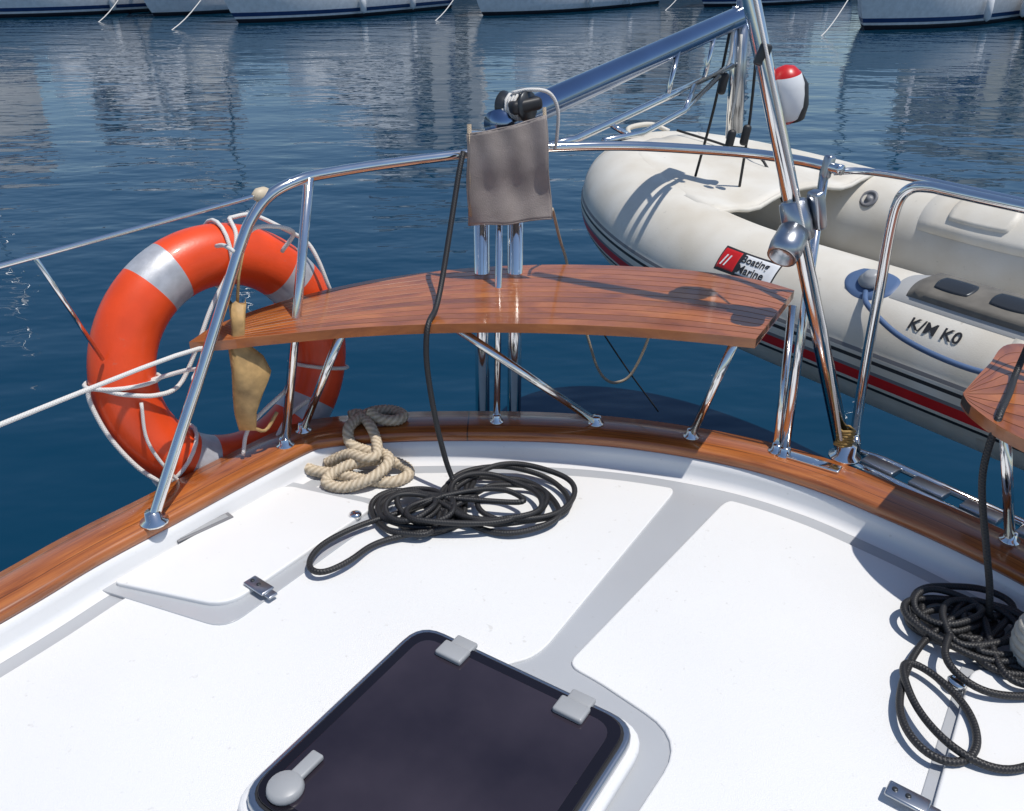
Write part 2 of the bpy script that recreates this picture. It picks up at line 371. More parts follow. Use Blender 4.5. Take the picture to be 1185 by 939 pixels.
# ------------------------------------------------------------------ own boat
boat=E('sailboat')
cap=[(-2.9,-1.05),(-2.28,-.2),(-1.7,.595),(-1.151,1.356),(-.994,1.598),(-.876,1.755),(-.752,1.925),(-.615,2.10),(-.55,2.145),(-.429,2.171),(-.281,2.187),(-.081,2.190),(.118,2.181),(.315,2.151),(.502,2.097),(.676,2.021),(.832,1.915),(.960,1.792),(1.062,1.682),(1.159,1.556),(1.275,1.375),(1.40,1.13),(1.50,.88),(1.53,.61),(1.42,.36),(.9,-.37),(.3,-1.2)]
capP=resample([Vector((p.x,p.y,0)) for p in catmull([(a,b2,0) for a,b2 in cap],8)],.025)
def offs(P,o):
    out=[]
    for i in range(len(P)):
        t=(P[min(i+1,len(P)-1)]-P[max(i-1,0)]).normalized(); out.append(Vector((P[i].x-t.y*o,P[i].y+t.x*o)))
    return out
sweep('teak_caprail',capP,[(-.064,.060),(-.067,.068),(-.067,.083),(-.060,.090),(.060,.090),(.067,.083),(.067,.068),(.064,.060)],M_teakrail,boat)
sweep('bulwark_inner',capP,[(-.045,.062),(-.066,.0585),(-.072,.040),(-.076,.018),(-.084,.006),(-.096,.0015),(-.102,.0005)],M_white,boat,False)
sweep('hull_topside',capP,[(.045,.062),(.058,.058),(.060,.03),(.05,-.25),(.0,-.7),(-.12,-1.05),(-.25,-1.5)],M_white,boat,False)
slab('deck',[tuple(p) for p in offs(capP[::3],-.08)],-.04,0,M_gel,boat)
Q=offs(capP,-.145)
def near(p): return min(range(len(Q)),key=lambda i:(Q[i]-Vector(p)).length)
def edge(a,b_): 
    i,j=near(a),near(b_); return [tuple(p) for p in Q[i:j+1:2]]
eA=edge((-1.95,.1),(.470,1.96)); eB=edge((.572,1.91),(1.36,.75))
pa=eA+[(.053,1.335),(-.03,1.31),(-.1,1.1),(-.33,.78),(-.9,0)]
ra=[0]*(len(eA)-1)+[.05,.06,.05,0,0,0]
slab('nonskid_panel',pa,-.01,.006,M_panel,boat,.004,ra)
pb=eB+[(1.2,.3),(.45,-.6),(-.45,.02),(.02,.70),(.320,1.125),(.175,1.265),(.112,1.315)]
rb=[.05]+[0]*(len(eB)-1)+[0,.05,.05,0,.09,.02,.03]
slab('nonskid_panel',pb,-.01,.006,M_panel,boat,.004,rb)
# locker lid
lk=E('storage_locker'); 
slab('lid_gutter',[(-.955,1.55),(-.62,2.00),(-.30,1.885),(-.615,1.415)],.0,.0085,M_gel,lk,.002,[.02,.03,.03,.05])  # grey gutter, its wider lower corner includes the lid's shadow as colour
slab('lid',[(-.915,1.558),(-.618,1.965),(-.352,1.868),(-.630,1.475)],.004,.020,M_lid,lk,.005,[.02,.04,.04,.06],4)
box('vent_slot',(-.77,1.766,.0205),(.150,.028,.006),M_slot,lk,(0,0,R(45.5)),.002)
box('vent_slot_lid',(-.77,1.766,.0240),(.128,.016,.002),M_grey,lk,(0,0,R(45.5)))
def latch(c,ang,par):
    ca,sa=math.cos(ang),math.sin(ang)
    box('latch_plate',(c[0],c[1],.025),(.07,.035,.008),M_alu,par,(0,0,ang),.004)
    box('latch_tongue',(c[0]+ca*.03,c[1]+sa*.03,.021),(.045,.024,.007),M_alu,par,(0,0,ang),.003)
    for s in (-.022,.0):
        lathe('screw',[(.005,0),(.005,.002),(.003,.003)],M_dark,par,(c[0]+ca*s,c[1]+sa*s,.0285),seg=10)
latch((-.573,1.537),R(-38),lk); lathe('latch_knob',[(.016,0),(.016,.008),(.01,.012)],M_steel,lk,(-.40,1.82,.016))
lk2=E('storage_locker'); 
slab('lid_gutter',[(.93,1.33),(.655,.93),(1.05,.62),(1.33,1.02)],.0,.0085,M_gel,lk2,.002,.04)
slab('lid',[(.935,1.305),(.685,.935),(1.04,.655),(1.30,1.03)],.004,.020,M_lid,lk2,.005,.05,4)
latch((.672,.985),R(-38),lk2); lathe('latch_knob',[(.018,0),(.018,.01),(.012,.015)],M_steel,lk2,(.873,1.245,.019))
# deck hatch
ht=E('deck_hatch',(-.115,1.045,0)); ht.rotation_euler=(0,0,R(-32.7))
def sq(h): return [(-h,-h),(h,-h),(h,h),(-h,h)]
slab('coaming',sq(.270),.0,.028,M_white,ht,.010,.075)
slab('frame',sq(.254),.026,.046,M_alu,ht,.006,.062)
slab('gasket',sq(.243),.044,.048,M_rubber,ht,.001,.055)
slab('smoked_lens_border',sq(.238),.046,.0535,M_smokeb,ht,.002,.050)
slab('smoked_lens',sq(.217),.050,.0545,M_smoke,ht,.0008,.040)
for yy in (.135,-.135):
    box('hinge_block',(yy,.205,.060),(.062,.040,.014),M_grey,ht,(0,0,0),.005); box('hinge_leaf',(yy,.243,.050),(.05,.03,.012),M_grey,ht,(0,0,0),.004)
lathe('handle_knob',[(.030,0),(.032,.006),(.030,.014),(.026,.018)],M_grey,ht,(-.185,-.20,.053))
box('handle_lever',(-.185,-.155,.062),(.026,.07,.012),M_grey,ht,(0,0,0),.004)
# ------------------------------------------------------------------ pushpit
pp=E('pushpit_railing')
r=.0135
railL=[(-.853,1.693,.09),(-.853,1.693,.10),(-.80,1.775,.25),(-.745,1.86,.40),(-.692,1.943,.55),(-.650,2.008,.67),(-.622,2.045,.73),(-.580,2.085,.775),(-.52,2.135,.797),(-.466,2.190,.80),(-.325,2.300,.80),(-.133,2.415,.80),(0,2.475,.80),(.117,2.510,.80),(.267,2.53,.80),(.412,2.515,.80),(.641,2.435,.80),(.756,2.346,.80),(.812,2.270,.80),(.84,2.225,.80)]
tube('top_rail',railL,r,M_steel,pp,16,n=6)
def leg(name,a,b,rr=.0125,foot=True,par=pp):
    tube(name,[a,b],rr,M_steel,par,14)
    if foot:
        lathe(name+'_foot',[(rr*2.0,0),(rr*2.0,.004),(rr*1.3,.007),(rr*1.22,.022),(rr*1.02,.025)],M_steel,par,(b[0],b[1],.089))
leg('stanchion',(-.501,2.150,.80),(-.624,2.052,.095))
lathe('corner_foot',[(.033,0),(.033,.005),(.020,.01),(.018,.03)],M_steel,pp,(-.853,1.693,.089))
leg('stanchion',(.812,2.27,.80),(.736,2.004,.095))
box('stanchion_foot_plate',(.80,1.955,.094),(.14,.035,.010),M_steel,pp,(0,0,R(-35)),.003)
rail2=[(.973,2.110,.06),(.973,2.130,.10),(.962,2.13,.30),(.953,2.12,.50),(.944,2.11,.68),(.945,2.10,.755),(.962,2.08,.79),(.99,2.045,.80),(1.019,2.006,.80),(1.117,1.869,.80),(1.226,1.724,.80),(1.40,1.45,.80),(1.55,1.1,.8)]
tube('gate_rail',rail2,.0135,M_steel,pp,16,n=6)
tube('gate_rail_outer',[(.83,2.25,.79),(.90,2.235,.795),(1.0,2.12,.80),(1.13,1.93,.80),(1.3,1.68,.8)],.009,M_steel,pp,12,n=4)
box('gate_latch',(.815,2.262,.80),(.026,.026,.06),M_alu,pp,(0,R(10),R(30)),.008)
leg('gate_post',(1.3,1.60,.80),(1.20,1.50,.095))
leg('thin_post',(-.033,2.455,.79),(-.044,2.186,.095),.010)
# lifelines
tube('upper_lifeline',[(-.585,2.105,.775),(-.60,2.085,.775),(-.969,1.569,.768),(-1.8,.39,.75),(-2.6,-.75,.75)],.0055,M_steel,pp,8)
lathe('lifeline_fitting',[(.012,0),(.017,.01),(.017,.03),(.008,.045)],mat('cream_plastic',(.6,.5,.36),.5),pp,(-.592,2.095,.775),(-.575,-.818,0),14)
tube('lower_lifeline',[(-.742,1.868,.41),(-.76,1.92,.44),(-1.018,1.502,.462),(-1.75,.45,.45),(-2.5,-.6,.45)],.0055,M_wrope,pp,8,n=4)
tube('lifeline_strut',[(-.93,1.625,.765),(-.98,1.88,.43)],.005,M_steel,pp,8)
# support pole with clamp
sp_=E('radar_pole')
tube('pole',[(.895,1.991,.09),(.55,2.20,1.20),(.43,2.273,1.585)],.021,M_steel,sp_,18)
lathe('pole_foot',[(.042,0),(.042,.006),(.028,.012),(.026,.04)],M_steel,sp_,(.895,1.991,.089))
ax=(Vector((.55,2.20,1.2))-Vector((.895,1.991,.09))).normalized(); jc=Vector((.706,2.105,.70))
lathe('clamp_body',[(.026,-.05),(.034,-.045),(.037,.0),(.034,.05),(.026,.055)],M_alu,sp_,jc,ax)
lathe('clamp_socket',[(.022,-.01),(.038,.0),(.041,.05),(.037,.08),(.030,.081),(.027,.06)],M_alu,sp_,jc+Vector((-.01,-.02,-.02)),(-.45,-.62,-.55))
box('clamp_lug',jc+Vector((.045,.0,.03)),(.03,.04,.10),M_alu,sp_,(0,R(-17),.4),.008)
tube('pole_lashing',[Vector((.885,1.997,.125))+Vector((.0235*math.cos(a*1.1),.0235*math.sin(a*1.1),a*.0013)) for a in range(0,40)],.004,mat('ochre_tape',(.35,.22,.07),.8),sp_,6)
tube('stay_wire',[(.60,2.165,1.03),(.66,2.12,.84),(.70,2.09,.72)],.005,M_rubber,sp_,8)
tube('halyard',[(.46,2.23,1.5),(.60,2.14,1.05),(.79,2.02,.45),(.87,1.975,.15)],.004,M_wrope,sp_,6)
box('cable_cleat',(.585,2.165,1.08),(.03,.02,.05),M_dark,sp_,(0,R(15),0),.006)
# stern light / horn
lt=E('stern_lamp')
la=(-.22,-.1,1)
lathe('lamp_body',[(.008,-.068),(.026,-.056),(.038,-.03),(.042,.0),(.042,.025),(.036,.05),(.022,.066),(.004,.072)],None,lt,(.662,2.19,.985),la,24,[M_yw,M_red,M_rubber],[1,0,0,0,0,1,1])
lathe('lamp_back',[(.034,-.05),(.044,-.02),(.045,.03),(.03,.06)],M_rubber,lt,(.676,2.21,.975),la)
tube('lamp_bracket',[(.665,2.20,.94),(.64,2.16,.91),(.632,2.14,.90)],.007,M_steel,lt,8)
tube('lamp_cable',[(.67,2.22,.93),(.69,2.25,.87),(.68,2.22,.80),(.68,2.15,.74)],.004,M_rubber,lt,6,n=5)
# ------------------------------------------------------------------ davit
dv=E('stern_davit')
for x,xb in ((-.085,-.10),(.011,.004)):
    tube('davit_post',[(x,2.45,.845),(xb,2.45,-.5)],.0225,M_steel,dv,18)
M_davit=mat('davit_blue_steel',(.26,.33,.46),.16,1,.05,6)
tube('davit_arm',[(-.045,2.435,.872),(-.006,2.49,.878),(.893,3.72,1.06),(.93,3.77,1.067)],.040,M_davit,dv,22)
box('davit_saddle',(-.037,2.455,.845),(.16,.06,.02),M_steel,dv,(0,0,0),.005)
tube('lower_brace',[(.10,2.53,.80),(.183,2.60,.804),(.54,3.16,.843),(.897,3.72,.885)],.012,M_steel,dv,12)
tube('lower_brace_outer',[(.27,2.60,.80),(.42,2.86,.775),(.60,3.14,.80),(.80,3.55,.86)],.010,M_steel,dv,12)
for a,b2 in (((.54,3.16,.843),(.58,3.24,.98)),((.30,2.80,.816),(.36,2.78,.785)),((.72,3.44,.862),(.76,3.5,1.03)),((.60,3.14,.80),(.66,3.30,.86))):
    tube('brace_web',[a,b2],.009,M_steel,dv,10)
tube('davit_end_post',[(.905,3.73,1.12),(.935,3.72,.62)],.026,M_alu,dv,14)
tube('davit_end_post_steel',[(.87,3.70,1.10),(.90,3.70,.60)],.012,M_steel,dv,12)
for dx_,z in ((-.055,.82),(.06,.62),(.0,.60)):
    box('tackle_block',(.90+dx_,3.66,z),(.035,.03,.085),M_rubber,dv,(0,R(8),0),.014)
for k,(a,c) in enumerate((((.85,3.66,1.02),(.80,3.80,.42)),((.86,3.66,1.02),(.845,3.66,.84)),((.96,3.66,1.03),(.97,3.7,.35)),((.90,3.68,1.0),(.90,3.7,.64)))):
    tube('tackle_line',[a,((a[0]+c[0])/2+.01,(a[1]+c[1])/2,(a[2]+c[2])/2),c],.006,M_wrope if k%2 else M_black,dv,6,n=4)
wax=Vector((.80,-.57,.12))
lathe('winch_drum',[(.040,-.045),(.044,-.04),(.030,-.028),(.028,.022),(.042,.034),(.040,.042)],M_dark,dv,(.012,2.46,.918),wax)
box('winch_cheek',(.035,2.44,.925),(.09,.05,.035),M_rubber,dv,(0,R(-8),R(20)),.012)
tube('winch_line',[(.0,2.45,.955),(.05,2.44,.965),(.10,2.45,.955),(.125,2.46,.91),(.125,2.47,.84),(.12,2.48,.80)],.005,M_wrope,dv,8,n=6)
q1=wax.cross(Vector((0,0,1))).normalized(); q2=wax.cross(q1).normalized()
tube('winch_turns',[Vector((.012,2.46,.918))+q1*.034*math.cos(a*.7)+q2*.034*math.sin(a*.7)+wax*(a*.0011-.022) for a in range(40)],.0045,M_wrope,dv,6)
# ------------------------------------------------------------------ teak seats
def seat(front,back,z,legs,nst=11):
    e=E('teak_seat')
    f=catmull([(x,y,0) for x,y in front],6); k=catmull([(x,y,0) for x,y in back],6)
    def rs(P,n):
        L=[0]
        for a,b in zip(P,P[1:]): L.append(L[-1]+(b-a).length)
        o=[];j=0
        for i in range(n+1):
            s=L[-1]*i/n
            while j<len(L)-2 and L[j+1]<s: j+=1
            o.append(P[j].lerp(P[j+1],(s-L[j])/(L[j+1]-L[j])))
        return o
    n=64; f=rs(f,n); k=rs(k,n)
    V=[];F=[];U=[]
    def strp(t0,t1,zt,zb,gap,idx):
        base=len(V); s=0
        for i in range(n+1):
            wd=(k[i]-f[i]).length or 1e-6; g=min(gap/wd,(t1-t0)*.10); c=min(.0004/wd,(t1-t0)*.03)
            a=f[i].lerp(k[i],t0+g); b=f[i].lerp(k[i],t1-g)
            a2=f[i].lerp(k[i],t0+g+c); b2=f[i].lerp(k[i],t1-g-c)
            for p,zz in ((a,zb),(a,zt-.0004),(a2,zt),(b2,zt),(b,zt-.0004),(b,zb)): V.append((p.x,p.y,zz))
        for i in range(n):
            s2=s+((f[i+1]-f[i]).length+(k[i+1]-k[i]).length)/2
            for j in range(6):
                j2=(j+1)%6; A=base+i*6+j; B=base+i*6+j2
                F.append((A,A+6,B+6,B)); yy0=idx+.1+.14*j; yy1=idx+.1+.14*(j+1); U.append(((s+idx*.7,yy0),(s2+idx*.7,yy0),(s2+idx*.7,yy1),(s+idx*.7,yy1)))
            s=s2
        F.append(tuple(base+j for j in range(6))); U.append([(0,idx+.5)]*6)
        F.append(tuple(base+n*6+5-j for j in range(6))); U.append([(0,idx+.5)]*6)
    for i in range(nst): strp(i/nst,(i+1)/nst,z,z-.026,.0014,i)
    mesh('slats',V,F,M_teak,e,False,U)
    V=[];F=[];U=[]; strp(.01,.99,z-.0010,z-.022,0,0); mesh('caulking',V,F,M_caulk,e,False)
    for a,b in legs: leg('seat_leg',a,b,.0115,True,e)
    return e
fr=[(-.788,1.935),(-.700,1.948),(-.627,1.971),(-.421,2.021),(-.249,2.045),(-.073,2.054),(.127,2.047),(.323,2.023),(.491,1.985),(.60,1.955)]
bk=[(-.786,1.945),(-.755,2.045),(-.665,2.170),(-.541,2.290),(-.385,2.395),(-.189,2.475),(.020,2.515),(.232,2.520),(.439,2.492),(.60,2.445),(.715,2.385),(.795,2.30)]
seat(fr,bk,.45,[((-.153,2.096,.425),(.242,2.176,.095)),((-.439,2.05,.425),(-.592,2.135,.095)),((.560,1.995,.425),(.503,2.100,.095)),((.775,2.24,.425),(.72,2.02,.095))],12)
fr2=[(.972,1.655),(.965,1.60),(.985,1.50),(1.05,1.38),(1.18,1.2),(1.32,1.05)]
bk2=[(.976,1.665),(1.098,1.805),(1.235,1.93),(1.42,1.75),(1.58,1.5),(1.68,1.3)]
seat(fr2,bk2,.45,[((1.02,1.56,.425),(1.15,1.62,.095)),((1.3,1.45,.425),(1.27,1.36,.095))],9)
# ------------------------------------------------------------------ boarding ladder
bl=E('boarding_ladder')
tube('ladder_rail',[(1.0,2.22,-.02),(1.084,2.15,-.02),(1.42,1.72,-.02)],.012,M_steel,bl,12)
tube('ladder_rail',[(.98,2.14,-.02),(1.03,2.08,-.02),(1.36,1.65,-.02)],.012,M_steel,bl,12)
for k in range(4):
    x=1.06+.09*k; y=2.115-.115*k; box('ladder_step',(x,y,-.018),(.05,.10,.02),M_alu,bl,(0,0,R(38)),.004)
tube('ladder_hinge',[(.93,2.07,.075),(.99,2.15,.05),(1.02,2.19,-.02)],.012,M_steel,bl,10)
# ------------------------------------------------------------------ life ring
lr=E('life_ring',(-.775,2.15,.300)); 
nrm=Vector((.72,-.68,.14)).normalized(); side=nrm.cross(Vector((0,0,1))).normalized(); upv=side.cross(nrm).normalized()
if upv.z<0: upv=-upv; 
Mx=Matrix((side,upv,side.cross(upv))).transposed(); lr.rotation_euler=Mx.to_euler()
zs=1 if side.cross(upv).dot(nrm)>0 else -1
RM,rm=.290,.085; seg,sg=96,28; V=[];F=[];MI=[]
for i in range(seg):
    a=2*math.pi*i/seg
    for j in range(sg):
        b2=2*math.pi*j/sg; q=RM+rm*math.cos(b2)*.95; V.append((q*math.cos(a),q*math.sin(a),rm*math.sin(b2)*.86))
for i in range(seg):
    ang=(360*(i+.5)/seg)
    dd=min(abs((ang-c+180)%360-180) for c in (64,140,228,304))
    for j in range(sg):
        i2=(i+1)%seg;j2=(j+1)%sg; F.append((i*sg+j,i2*sg+j,i2*sg+j2,i*sg+j2)); MI.append(1 if dd<6.8 else 0)
mesh('ring',V,F,None,lr,True,None,MI,[M_orange,M_refl])
def lz(pts): return [(x,y,z*zs) for x,y,z in pts]
tube('grab_rope',lz([(-.083,.375,.02),(-.07,.33,.06),(-.02,.26,.085),(.055,.176,.085),(.12,.08,.08),(.18,.005,.07),(.25,.005,.085),(.32,.03,.075),(.378,.05,.02),(.374,-.05,.03),(.34,-.15,.05),(.295,-.22,.065),(.22,-.285,.075),(.13,-.325,.06),(.06,-.315,.075),(-.02,-.25,.085),(-.10,-.19,.07),(-.17,-.16,.08)]),.0058,M_wrope,lr,8,n=6)
tube('grab_rope',lz([(-.083,.375,.02),(-.15,.37,.02),(-.21,.325,.055),(-.27,.275,.065),(-.285,.22,.085),(-.30,.14,.09),(-.34,.06,.06)]),.0058,M_wrope,lr,8,n=6)
tube('grab_rope',lz([(.22,-.285,.075),(.27,-.20,.09),(.30,-.10,.085),(.29,-.0,.088)]),.0045,M_wrope,lr,8,n=6)
for a in (97,8,317,200):
    aa=R(a); pr=[]
    for k in range(20):
        b2=2*math.pi*k/20; pr.append(((RM+(rm+.004)*math.cos(b2))*math.cos(aa),(RM+(rm+.004)*math.cos(b2))*math.sin(aa),(rm*.9+.002)*math.sin(b2)))
    tube('rope_band',pr,.0055,M_wrope,lr,8,True)
for i,pts in enumerate([[(-.66,2.0,.665),(-.62,2.06,.70),(-.56,2.16,.66),(-.60,2.18,.60)],[(-.66,1.99,.66),(-.70,2.04,.66),(-.74,2.1,.64)],[(-.76,1.85,.39),(-.80,1.95,.37),(-.96,1.93,.33)],[(-.60,2.10,.25),(-.70,2.02,.17),(-.72,1.98,.10)]]):
    tube('ring_lashing',pts,.0055,M_wrope,pp,8,n=6)
# tan leather pouch
po=E('leather_pouch')
V=[];F=[]; rings=[((-.672,1.985,.53),.022,.010,0),((-.680,1.985,.46),.016,.014,.3),((-.690,1.985,.42),.022,.018,.6),((-.670,1.985,.37),.045,.024,.9),((-.665,1.985,.33),.052,.028,.6),((-.680,1.985,.29),.040,.026,.3),((-.694,1.985,.24),.030,.022,.1),((-.696,1.985,.19),.024,.014,0)]
for c,a,b2,tw in rings:
    for j in range(12):
        t=2*math.pi*j/12; x=a*(abs(math.cos(t))**.6)*(1 if math.cos(t)>0 else -1); y=b2*math.sin(t)
        V.append((c[0]+x*math.cos(tw)-y*math.sin(tw),c[1]+x*math.sin(tw)+y*math.cos(tw),c[2]+.012*math.sin(3*t+tw*4)))
for i in range(len(rings)-1):
    for j in range(12):
        F.append((i*12+j,i*12+(j+1)%12,(i+1)*12+(j+1)%12,(i+1)*12+j))
F.append(tuple(range(11,-1,-1)));F.append(tuple(84+j for j in range(12)))
mesh('pouch_body',V,F,M_tan,po)
tube('pouch_cord',[(-.672,1.985,.53),(-.66,1.99,.60),(-.645,2.0,.655)],.004,M_tan,po,6)
tube('pouch_cord',[(-.69,1.985,.19),(-.66,2.01,.16),(-.63,2.04,.2)],.005,M_tan,po,6,n=4)
# ------------------------------------------------------------------ cloth
cl=E('grey_cloth'); V=[];F=[]; n=32
TL,TR,BR,BL=Vector((-.120,2.38,.860)),Vector((.090,2.40,.905)),Vector((.110,2.38,.632)),Vector((-.122,2.37,.612))
for j in range(n+1):
    for i in range(n+1):
        u=i/n;v=j/n; p=(TL.lerp(TR,u)).lerp(BL.lerp(BR,u),v)
        sag=-.006*math.sin(math.pi*u)*(1-v)
        p=p+Vector((.002*math.sin(v*9),.004*math.sin(u*9+v*2)*(.3+v)+.003*math.sin(u*19-v*4)*(1-.5*v)+.018*noise.noise(Vector((u*2.5,v*2.2,1))),sag+.003*math.sin(u*9)*v))
        V.append(p)
for j in range(n):
    for i in range(n): a=j*(n+1)+i; F.append((a,a+1,a+n+2,a+n+1))
o=mesh('cloth_sheet',V,F,M_cloth,cl); o.modifiers.new('s','SOLIDIFY').thickness=.002
for row in (0,n): tube('hem',[V[row*(n+1)+i] for i in range(0,n+1,2)],.0025,M_cloth,cl,6)
for c_ in (0,n): tube('hem',[V[j*(n+1)+c_] for j in range(0,n+1,2)],.0025,M_cloth,cl,6)
tube('cloth_batten',[(-.116,2.375,.64),(-.114,2.385,.885)],.006,M_brown,cl,8)
tube('cloth_batten',[(.100,2.395,.70),(.086,2.405,.925)],.005,M_brown,cl,8)
tube('hanging_cord',[(.112,2.39,.65),(.118,2.46,.63),(.145,2.55,.52),(.166,2.57,.454),(.205,2.58,.30),(.245,2.58,.186),(.28,2.58,.08),(.315,2.58,.03),(.355,2.58,.022),(.40,2.58,.06),(.446,2.58,.20),(.46,2.56,.40),(.46,2.51,.43)],.0048,M_brown,None,8,n=6)
tube('hanging_line',[(.20,2.53,.43),(.24,2.55,.3),(.36,2.58,.1),(.50,2.6,-.1)],.0028,M_black,None,6,n=6)
# ------------------------------------------------------------------ ropes on deck
def coil(name,loops,extra,r=.0075):
    pts=list(extra[0])
    for k,(cx,cy,rx,ry,rot,dirr,a0,a1) in enumerate(loops):
        n=14
        for i in range(n):
            a=R(a0)+(R(a1)-R(a0))*i/n*dirr
            x=rx*math.cos(a)*(1+.12*math.sin(2*a+k)); y=ry*math.sin(a)*(1+.10*math.cos(3*a+k*2))
            c,s=math.cos(rot),math.sin(rot)
            z=r+.0028*k+.011*(.5+.5*math.sin(a*2+k*1.7))*(1 if k else .3)
            pts.append((cx+x*c-y*s,cy+x*s+y*c,.006+z))
    pts+=extra[1]
    e=E(name); P=catmull([Vector(p) for p in pts],6)
    P=resample(P,.012)
    for it in range(6):
        P=[P[0]]+[P[i]*.5+(P[i-1]+P[i+1])*.25 for i in range(1,len(P)-1)]+[P[-1]]
    tube('rope',P,r,M_black,e,10)
    return e
rnd=random.Random(21)
loops=[]
for k in range(11):
    if k%2==0:
        s=rnd.uniform(.65,1.3); loops.append((-.215+rnd.uniform(-.05,.04),1.80+rnd.uniform(-.045,.045),.105*s,.088*s,rnd.uniform(-.9,.9),1,rnd.uniform(-40,30),rnd.uniform(350,430)))
    else:
        s=rnd.uniform(.7,1.2); loops.append((-.025+rnd.uniform(-.045,.03),1.865+rnd.uniform(-.035,.045),.135*s,.112*s,rnd.uniform(-.8,.4),-1,rnd.uniform(150,210),rnd.uniform(520,590)))
loops.append((-.12,1.81,.17,.07,.15,1,0,340))
hang=[(-.131,2.375,.815),(-.142,2.345,.77),(-.157,2.30,.685),(-.186,2.20,.52),(-.200,2.12,.462),(-.211,2.06,.460),(-.217,2.035,.44),(-.220,2.02,.35),(-.200,1.985,.205),(-.170,1.95,.08),(-.15,1.93,.035)]
coil('coiled_rope',loops,[hang,[(-.30,1.72,.02),(-.38,1.62,.030),(-.44,1.575,.028),(-.475,1.60,.030),(-.46,1.68,.030),(-.38,1.76,.030),(-.28,1.82,.03),(-.18,1.86,.05)]])
rnd=random.Random(11)
loops=[]
for k in range(11):
    s=rnd.uniform(.7,1.25)
    if k%2==0: loops.append((.945+rnd.uniform(-.03,.03),1.41+rnd.uniform(-.02,.03),.10*s,.075*s,rnd.uniform(-.6,.6),1,rnd.uniform(-20,20),rnd.uniform(370,420)))
    else: loops.append((1.02+rnd.uniform(-.03,.03),1.37+rnd.uniform(-.02,.02),.08*s,.10*s,rnd.uniform(-.5,.5),-1,rnd.uniform(150,200),rnd.uniform(520,580)))
hang2=[(1.205,1.76,.815),(1.195,1.755,.78),(1.16,1.76,.60),(1.13,1.745,.465),(1.06,1.64,.462),(.995,1.55,.460),(.985,1.535,.44),(.975,1.515,.33),(.995,1.46,.185),(1.01,1.43,.10),(1.01,1.41,.05)]
coil('coiled_rope',loops,[hang2,[(.86,1.36,.03),(.77,1.25,.03),(.725,1.15,.03),(.74,1.07,.03),(.79,1.05,.03),(.84,1.09,.03),(.86,1.17,.03),(.84,1.25,.03),(.80,1.30,.03),(.77,1.26,.04),(.76,1.16,.04),(.79,1.07,.04),(.86,1.035,.03),(.95,1.06,.03),(1.06,1.09,.03),(1.15,1.15,.03),(1.12,1.22,.03),(1.0,1.205,.03),(.90,1.21,.04),(.86,1.28,.05),(.90,1.35,.05)]])
# loose laid rope: a low heap on deck, its tail lying over the caprail
cr=E('mooring_rope')
tw=(230,.34)
pts=[(-.60,2.075,.022),(-.555,2.035,.020),(-.48,2.015,.020),(-.40,1.985,.020),(-.325,1.975,.020),(-.285,2.01,.020),(-.30,2.05,.024),(-.36,2.055,.040),(-.43,2.03,.046),(-.49,2.00,.030),(-.50,1.965,.022),(-.45,1.945,.022),(-.38,1.96,.040),(-.34,2.01,.052),(-.35,2.055,.056),(-.41,2.075,.060),(-.45,2.085,.075),(-.46,2.12,.104),(-.44,2.17,.108),(-.40,2.215,.108),(-.35,2.225,.106),(-.315,2.195,.106),(-.33,2.165,.106),(-.375,2.16,.112),(-.41,2.18,.128)]
tube('rope',pts,.0145,M_cream,cr,18,n=10,twist=tw,step=.004)
tube('rope_end',[(-.52,2.07,.021),(-.455,2.055,.060),(-.40,2.02,.068),(-.37,2.03,.072),(-.38,2.09,.085),(-.40,2.13,.107),(-.44,2.20,.107),(-.47,2.19,.107)],.0135,M_cream,cr,18,n=10,twist=tw,step=.004)
ft=E('rope_fender'); 
hp=[]
for k in range(0,240):
    t=k/240; a=t*2*math.pi*11; lat=math.pi*(t-.5); rr=.052*math.cos(lat)**.6
    hp.append((1.065+rr*math.cos(a),1.30+rr*math.sin(a),.075+.062*math.sin(lat)))
tube('rope_ball',hp,.011,mat('white_rope_ball',(.62,.58,.50),.85,0,.1,60,bump=.8,bscale=300),ft,10)
# ------------------------------------------------------------------ inflatable dinghy
dg=E('inflatable_dinghy')
HW=.575; LB=1.12
B0=Vector((.705,4.40,0)); A=Vector((.59,-.807,0)); W=Vector((.807,.59,0)); tz=.145; tr=.228
def D(l,wv,z): return B0+A*l+W*wv+Vector((0,0,z))
def rise(l): return .12*max(0,1-l/1.3)**1.6
path=[];
for l in (3.15,2.9,2.5,2.1,1.7,1.35): path.append((l,-HW))
for k in range(-12,13):
    ph=math.pi/2*k/12; c=math.cos(ph); s=math.sin(ph)
    path.append((LB*(1-abs(c)),HW*s))
for l in (1.35,1.7,2.1,2.5,2.9,3.15): path.append((l,HW))
P=[D(l,wv,tz+rise(l)) for l,wv in path]
P=resample(catmull(P,4),.04); nn=len(P)
rad=[tr*(1 if 4<i<nn-5 else .55+.45*min(i,nn-1-i)/5) for i in range(nn)]
V=[];F=[];MI=[];sg=120
cen=D(1.6,0,0)
def frame(i):
    t=(P[min(i+1,nn-1)]-P[max(i-1,0)]).normalized(); out=Vector((t.y,-t.x,0)).normalized()
    if out.dot(P[i]-cen)<0: out=-out
    up=Vector((0,0,1)); up=(up-t*up.dot(t)).normalized()
    return t,out,up
SH=12
for i in range(nn):
    t,out,up=frame(i)
    for j in range(sg):
        a=2*math.pi*j/sg; d=math.degrees(a); d=d-360 if d>180 else d
        k=1.016 if -36+SH<=d<=-4+SH else 1.0
        V.append(P[i]+(out*math.cos(a)+up*math.sin(a))*rad[i]*k)
